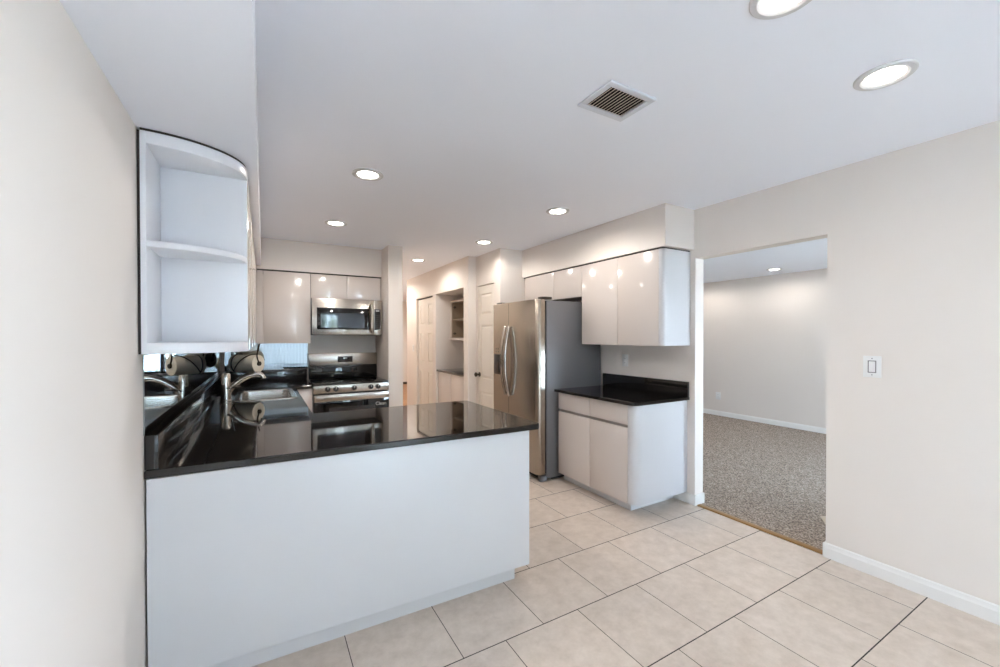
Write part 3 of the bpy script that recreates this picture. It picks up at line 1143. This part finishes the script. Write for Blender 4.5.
obj('handle', bow_handle(SEAM - 0.038), M['chrome'], d_near)
obj('handle', bow_handle(SEAM + 0.038), M['chrome'], d_far)
b = new()
box(b, FX - 0.004, FX + 0.001, 3.855, 4.035, 0.985, 1.205, bev=0.001)
dp = obj('dispenser', b, M['black'], t)
b = new()
box(b, FX - 0.010, FX - 0.004, 3.875, 4.015, 0.990, 1.005, bev=0.001)
box(b, FX - 0.012, FX - 0.004, 3.930, 3.960, 1.06, 1.12, bev=0.002)
box(b, FX - 0.0115, FX - 0.009, 3.935, 3.955, 1.00, 1.07)
obj('paddle', b, M['hinge'], dp)
for k in range(3):
    for z in (1.232, 1.262):
        obj('control_icon', bx(FX - 0.0008, FX + 0.0005, 3.880 + 0.05 * k, 3.905 + 0.05 * k, z, z + 0.006), M['black'], d_far)
b = new()
box(b, 2.31, 2.43, 3.200, 3.270, 1.7605, 1.785, bev=0.004)
obj('hinge_cover', b, M['hinge'], t)
b = new()
box(b, 2.31, 2.43, 4.010, 4.080, 1.7605, 1.785, bev=0.004)
obj('hinge_cover', b, M['hinge'], t)
obj('base_grille', bx(2.330, 2.361, 3.260, 4.03, 0.012, 0.070, bev=0.003), M['black'], t)
b = new()
prism(b, [(2.300, 3.196), (2.292, 3.215), (2.30, 3.250), (2.361, 3.250), (2.361, 3.196)], 0.004, 0.060, bev=0.006)
obj('foot', b, M['fridge_side'], t)
b = new()
prism(b, [(2.300, 4.086), (2.292, 4.067), (2.30, 4.032), (2.361, 4.032), (2.361, 4.086)], 0.004, 0.060, bev=0.006)
obj('foot', b, M['fridge_side'], t)
obj('foot', bx(2.45, 3.0, 3.23, 3.27, 0.0, 0.031), M['black'], t)
obj('foot', bx(2.45, 3.0, 4.01, 4.05, 0.0, 0.031), M['black'], t)

# ---- range
RX0, RX1, RY = 0.449, 1.231, 4.655
t = thing('range', 'freestanding stainless electric range with black glass top and five knobs', 'range', (0.84, 4.95, 0))
obj('body', bx(RX0 + 0.004, RX1 - 0.004, RY + 0.045, 5.270, 0.03, 0.888), M['black'], t)
obj('cooktop', bx(RX0, RX1, RY + 0.004, 5.200, 0.8885, 0.904, bev=0.004), M['black_glass'], t)
b = new()
for cx_, cy_, r_ in ((0.66, 4.82, 0.11), (1.03, 4.82, 0.095), (0.66, 5.06, 0.08), (1.03, 5.06, 0.10), (0.845, 5.08, 0.06)):
    for rr in (r_, r_ * 0.62):
        n = 40
        i_, o_ = [], []
        for k in range(n):
            a = 2 * PI * k / n
            i_.append(b.verts.new((cx_ + (rr - 0.002) * math.cos(a), cy_ + (rr - 0.002) * math.sin(a), 0.9046)))
            o_.append(b.verts.new((cx_ + rr * math.cos(a), cy_ + rr * math.sin(a), 0.9046)))
        for k in range(n):
            b.faces.new((i_[k], o_[k], o_[(k + 1) % n], i_[(k + 1) % n]))
obj('burner_marks', b, M['slot'], t)
cp = obj('control_panel', bx(RX0, RX1, RY, RY + 0.04, 0.800, 0.8875, bev=0.004), M['steel'], t)
for x in (0.585, 0.668, 0.853, 1.032, 1.110):
    b = new()
    lathe(b, [(0, 0), (0.026, 0), (0.027, 0.004), (0.024, 0.006), (0.022, 0.022), (0.019, 0.025), (0, 0.025)], (x, RY - 0.0005, 0.846), (0, -1, 0), 24)
    kn = obj('knob', b, M['knob'], t)
    obj('pointer', bx(x - 0.002, x + 0.002, RY - 0.0268, RY - 0.0256, 0.849, 0.866), M['grey_mark'], kn)
od = obj('oven_door', bx(RX0, RX1, RY - 0.004, RY + 0.042, 0.165, 0.792, bev=0.004), M['black_glass'], t)
obj('door_band', bx(RX0 + 0.002, RX1 - 0.002, RY - 0.007, RY - 0.0045, 0.715, 0.788, bev=0.001), M['steel'], od)
b = new()
box(b, RX0 + 0.012, RX1 - 0.012, RY - 0.058, RY - 0.036, 0.728, 0.786, bev=0.008)
for x in (RX0 + 0.05, RX1 - 0.05):
    tube(b, [(x, RY - 0.006, 0.762), (x, RY - 0.045, 0.762)], 0.010, 10)
obj('handle', b, M['steel'], od)
obj('window', bx(0.60, 1.075, RY - 0.006, RY - 0.0042, 0.30, 0.648), M['dark_glass'], od)
b = text_bm('Clean', 0.052)
bmesh.ops.rotate(b, verts=b.verts, cent=(0, 0, 0), matrix=Matrix.Rotation(PI / 2, 3, 'X'))
bmesh.ops.translate(b, verts=b.verts, vec=(1.140, RY - 0.0052, 0.655))
obj('lettering', b, M['grey_mark'], od, label='small white lettering')
obj('storage_drawer', bx(RX0, RX1, RY, RY + 0.042, 0.035, 0.158, bev=0.004), M['steel'], t)
obj('leveling_feet', bx(RX0 + 0.05, RX1 - 0.05, 4.75, 5.2, 0.0, 0.031), M['black'], t)
bg = obj('backguard', bx(RX0 + 0.006, RX1 - 0.006, 5.205, 5.262, 0.9045, 1.062, bev=0.003), M['black_glass'], t)
bgs = obj('backguard_panel', bx(RX0 + 0.004, RX1 - 0.004, 5.196, 5.268, 1.063, 1.205, bev=0.004), M['steel'], t, label='stainless upper panel')
dsp = obj('display', bx(0.765, 0.935, 5.193, 5.1965, 1.098, 1.168, bev=0.001), M['black_glass'], t)
obj('readout', bx(0.830, 0.872, 5.1918, 5.1932, 1.139, 1.152), M['grey_mark'], dsp)

# ---- microwave
MX0, MX1, MY = 0.463, 1.224, 4.925
t = thing('microwave', 'stainless over-the-range microwave hung beneath the two-door cabinet', 'microwave', (0.84, 5.1, 1.42))
obj('body', bx(MX0, MX1, MY + 0.022, 5.302, 1.420, 1.8325, bev=0.003), M['black'], t)
md = obj('door', bx(MX0, 1.126, MY, MY + 0.020, 1.424, 1.830, bev=0.003), M['steel'], t)
obj('door_glass', bx(0.512, 1.078, MY - 0.003, MY + 0.001, 1.483, 1.725, bev=0.001), M['black_glass'], md)
obj('window', bx(0.552, 1.020, MY - 0.0045, MY - 0.0032, 1.503, 1.672), M['dark_glass'], md)
b = new()
tube(b, spline([(1.100, MY + 0.002, 1.462), (1.100, MY - 0.034, 1.480), (1.100, MY - 0.040, 1.62), (1.100, MY - 0.034, 1.755), (1.100, MY + 0.002, 1.773)], 6), 0.0165, 12)
obj('handle', b, M['chrome'], md)
cpn = obj('control_panel', bx(1.128, MX1, MY, MY + 0.020, 1.424, 1.830, bev=0.003), M['steel'], t)
kp = obj('keypad', bx(1.136, 1.206, MY - 0.002, MY + 0.001, 1.483, 1.725, bev=0.001), M['black'], t)
for r_ in range(7):
    for q in range(3):
        obj('key', bx(1.147 + 0.019 * q, 1.156 + 0.019 * q, MY - 0.0026, MY - 0.0018, 1.505 + 0.024 * r_, 1.510 + 0.024 * r_), M['slot'], kp)
obj('clock', bx(1.150, 1.192, MY - 0.0026, MY - 0.0018, 1.700, 1.712), M['grey_mark'], kp)

# ================================================================== NICHE IN THE CORRIDOR
t = thing('niche_cabinet', 'white two-door base cabinet built into the corridor niche', 'cabinet', (2.6, 5.46, 0))
obj('carcass', bx(2.352, 2.895, 4.956, 5.964, 0.09, 0.866), M['cab_in'], t)
obj('door', bx(2.332, 2.351, 4.958, 5.459, 0.095, 0.862, bev=0.0015), M['cab'], t)
obj('door', bx(2.332, 2.351, 5.462, 5.962, 0.095, 0.862, bev=0.0015), M['cab'], t)
obj('toe_kick', bx(2.40, 2.42, 4.956, 5.964, 0.001, 0.089), M['kick'], t)
b = new()
prism(b, [(2.312, 4.953), (2.312, 5.967), (2.897, 5.967), (2.897, 4.953)], 0.868, 0.897, bev=0.004)
tag(obj('countertop', b, M['granite']), 'black granite countertop inside the corridor niche', 'countertop')
t = thing('open_wall_cabinet', 'open-fronted white wall cabinet without doors high in the corridor niche', 'cabinet', (2.72, 5.46, 1.36))
b = new()
box(b, 2.545, 2.895, 5.940, 5.966, 1.345, 1.958)
box(b, 2.545, 2.895, 4.954, 4.980, 1.345, 1.958)
box(b, 2.545, 2.895, 4.980, 5.940, 1.345, 1.385)
box(b, 2.545, 2.895, 4.980, 5.940, 1.93, 1.958)
obj('frame', b, M['cab'], t)
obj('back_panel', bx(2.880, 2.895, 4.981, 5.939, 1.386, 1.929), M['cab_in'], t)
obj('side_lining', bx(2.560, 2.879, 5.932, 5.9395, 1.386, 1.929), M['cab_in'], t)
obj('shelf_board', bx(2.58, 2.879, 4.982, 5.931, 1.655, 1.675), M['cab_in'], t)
for z in (1.45, 1.86):
    b = new()
    lathe(b, [(0, 0), (0.018, 0), (0.018, 0.008), (0.011, 0.014), (0.0, 0.015)], (2.60, 5.9318, z), (0, -1, 0), 16)
    box(b, 2.575, 2.625, 5.922, 5.9318, z - 0.008, z + 0.008, bev=0.002)
    obj('hinge', b, M['hinge'], t)

# ================================================================== CEILING FITTINGS
def downlight(x, y, z, label, power=1.0, r=0.088, group='recessed ceiling lights', proto=[None]):
    t = thing('ceiling_light', label, 'ceiling light', (x, y, z), group)
    b = new()
    lathe(b, [(r * 1.10, -0.0003), (r * 1.10, -0.005), (r * 1.04, -0.009), (r * 0.86, -0.010), (r * 0.74, -0.006), (r * 0.70, -0.002)], (x, y, z), (0, 0, 1), 40)
    obj('trim_ring', b, M['lamp_trim'], t)
    b = new()
    lathe(b, [(0, -0.010), (r * 0.35, -0.009), (r * 0.60, -0.006), (r * 0.715, -0.003)], (x, y, z), (0, 0, 1), 36)
    obj('diffuser', b, M['lamp_glow'], t)
    ld = bpy.data.lights.new('lamp_bulb', 'SPOT')
    ld.spot_size = math.radians(172)
    ld.spot_blend = 0.45
    ld.shadow_soft_size = 0.040
    ld.energy = LAMP_W * power
    ld.color = LAMP_COL
    lo = bpy.data.objects.new('lamp_bulb', ld)
    lo.location = (0, 0, -0.022)
    lo.parent = t
    COL.objects.link(lo)
    return t


downlight(2.160, 0.660, CZ, 'round recessed ceiling light close to the open doorway wall', 0.12)
downlight(1.385, 0.655, CZ, 'round recessed ceiling light cut by the top edge of the picture', 0.5)
downlight(0.587, 2.715, CZ, 'round recessed ceiling light above the peninsula counter', 1.3)
downlight(0.583, 4.019, CZ, 'round recessed ceiling light in front of the range wall', 1.4)
downlight(2.125, 2.721, CZ, 'round recessed ceiling light in front of the cabinets beside the refrigerator', 1.3)
downlight(2.114, 4.015, CZ, 'round recessed ceiling light by the white panel door', 0.9)
downlight(1.829, 5.399, CZ, 'round recessed ceiling light in the corridor past the range', 1.0)
downlight(6.40, 3.16, 2.37, 'round recessed ceiling light in the carpeted room seen through the doorway', 0.7)
downlight(6.40, 4.45, 2.37, 'round recessed ceiling light deeper in the carpeted room, hidden by the door header', 0.8)
downlight(4.40, 3.16, 2.37, 'round recessed ceiling light in the carpeted room near its inner wall', 0.5)
downlight(4.40, 0.60, 2.37, 'round recessed ceiling light in the carpeted room above the entry floor', 0.5)
downlight(1.75, 7.25, CZ, 'unseen ceiling light added behind the partition end to brighten the corridor walls', 1.7)  # added lamp out of view, brightens the corridor
downlight(3.60, 9.0, CZ, 'unseen ceiling light added out of view to light the hall beyond the corridor', 7.0)  # no fitting visible here; added so the far hall wall is lit

# ---- ceiling vent
t = thing('ceiling_vent', 'white square ceiling air vent with dark louvers', 'vent', (1.36, 1.325, CZ))
vx0, vx1, vy0, vy1 = 1.228, 1.500, 1.222, 1.432
b = new()
fo, fi = 0.0, 0.030
for q in ((vx0, vx1, vy0, vy0 + fi), (vx0, vx1, vy1 - fi, vy1), (vx0, vx0 + fi, vy0 + fi, vy1 - fi), (vx1 - fi, vx1, vy0 + fi, vy1 - fi)):
    box(b, *q, CZ - 0.010, CZ - 0.0005, bev=0.003)
obj('frame', b, M['vent_white'], t)
obj('duct', bx(vx0 + fi, vx1 - fi, vy0 + fi, vy1 - fi, CZ - 0.0015, CZ - 0.0006), M['vent_dark'], t)
for k in range(12):
    x = vx0 + fi + 0.010 + k * (vx1 - vx0 - 2 * fi - 0.020) / 11
    b = bx(x - 0.0052, x + 0.0052, vy0 + fi, vy1 - fi, CZ - 0.0065, CZ - 0.0055, rot=((x, 0, CZ - 0.006), 'Y', math.radians(-30)))
    obj('louver', b, M['vent_slat'], t)

# ================================================================== SWITCHES AND OUTLETS
def plate_x(name, x, y, z, w, hgt, label, cat, kind):
    """wall plate on a wall facing -X"""
    t = thing(name, label, cat, (x, y, z))
    obj('plate', bx(x - 0.006, x - 0.0003, y - w / 2, y + w / 2, z - hgt / 2, z + hgt / 2, bev=0.002), M['plate'], t)
    if kind == 'switch':
        obj('surround', bx(x - 0.0066, x - 0.0055, y - 0.0195, y + 0.0195, z - 0.036, z + 0.036), M['slot'], t)
        obj('rocker', bx(x - 0.0095, x - 0.005, y - 0.0145, y + 0.0145, z - 0.031, z + 0.031, bev=0.002), M['plate'], t)
        for dz in (-0.048, 0.048):
            b = new()
            lathe(b, [(0, 0), (0.0032, 0), (0.0022, 0.0012), (0, 0.0012)], (x - 0.0062, y, z + dz), (-1, 0, 0), 10)
            obj('screw', b, M['slot'], t)
    else:
        for dz in (-0.02, 0.02):
            sk_ = obj('socket', bx(x - 0.008, x - 0.0055, y - 0.016, y + 0.016, z + dz - 0.014, z + dz + 0.014, bev=0.003), M['plate'], t)
            b = new()
            for dy in (-0.006, 0.006):
                box(b, x - 0.0086, x - 0.0079, y + dy - 0.0012, y + dy + 0.0012, z + dz - 0.005, z + dz + 0.005)
            obj('slots', b, M['black'], sk_)
    return t


plate_x('light_switch', XR, 0.990, 1.222, 0.083, 0.125, 'white rocker light switch plate on the wall beside the doorway', 'switch', 'switch')
plate_x('outlet', XR, 2.883, 1.165, 0.074, 0.118, 'white wall outlet above the short black countertop', 'outlet', 'outlet')
plate_x('outlet', 6.97, 4.350, 0.350, 0.090, 0.130, 'white wall outlet low on the wall of the carpeted room', 'outlet', 'outlet')
plate_x('light_switch', 2.30, 7.05, 1.20, 0.08, 0.12, 'white light switch on the corridor wall past the folding door', 'switch', 'switch')
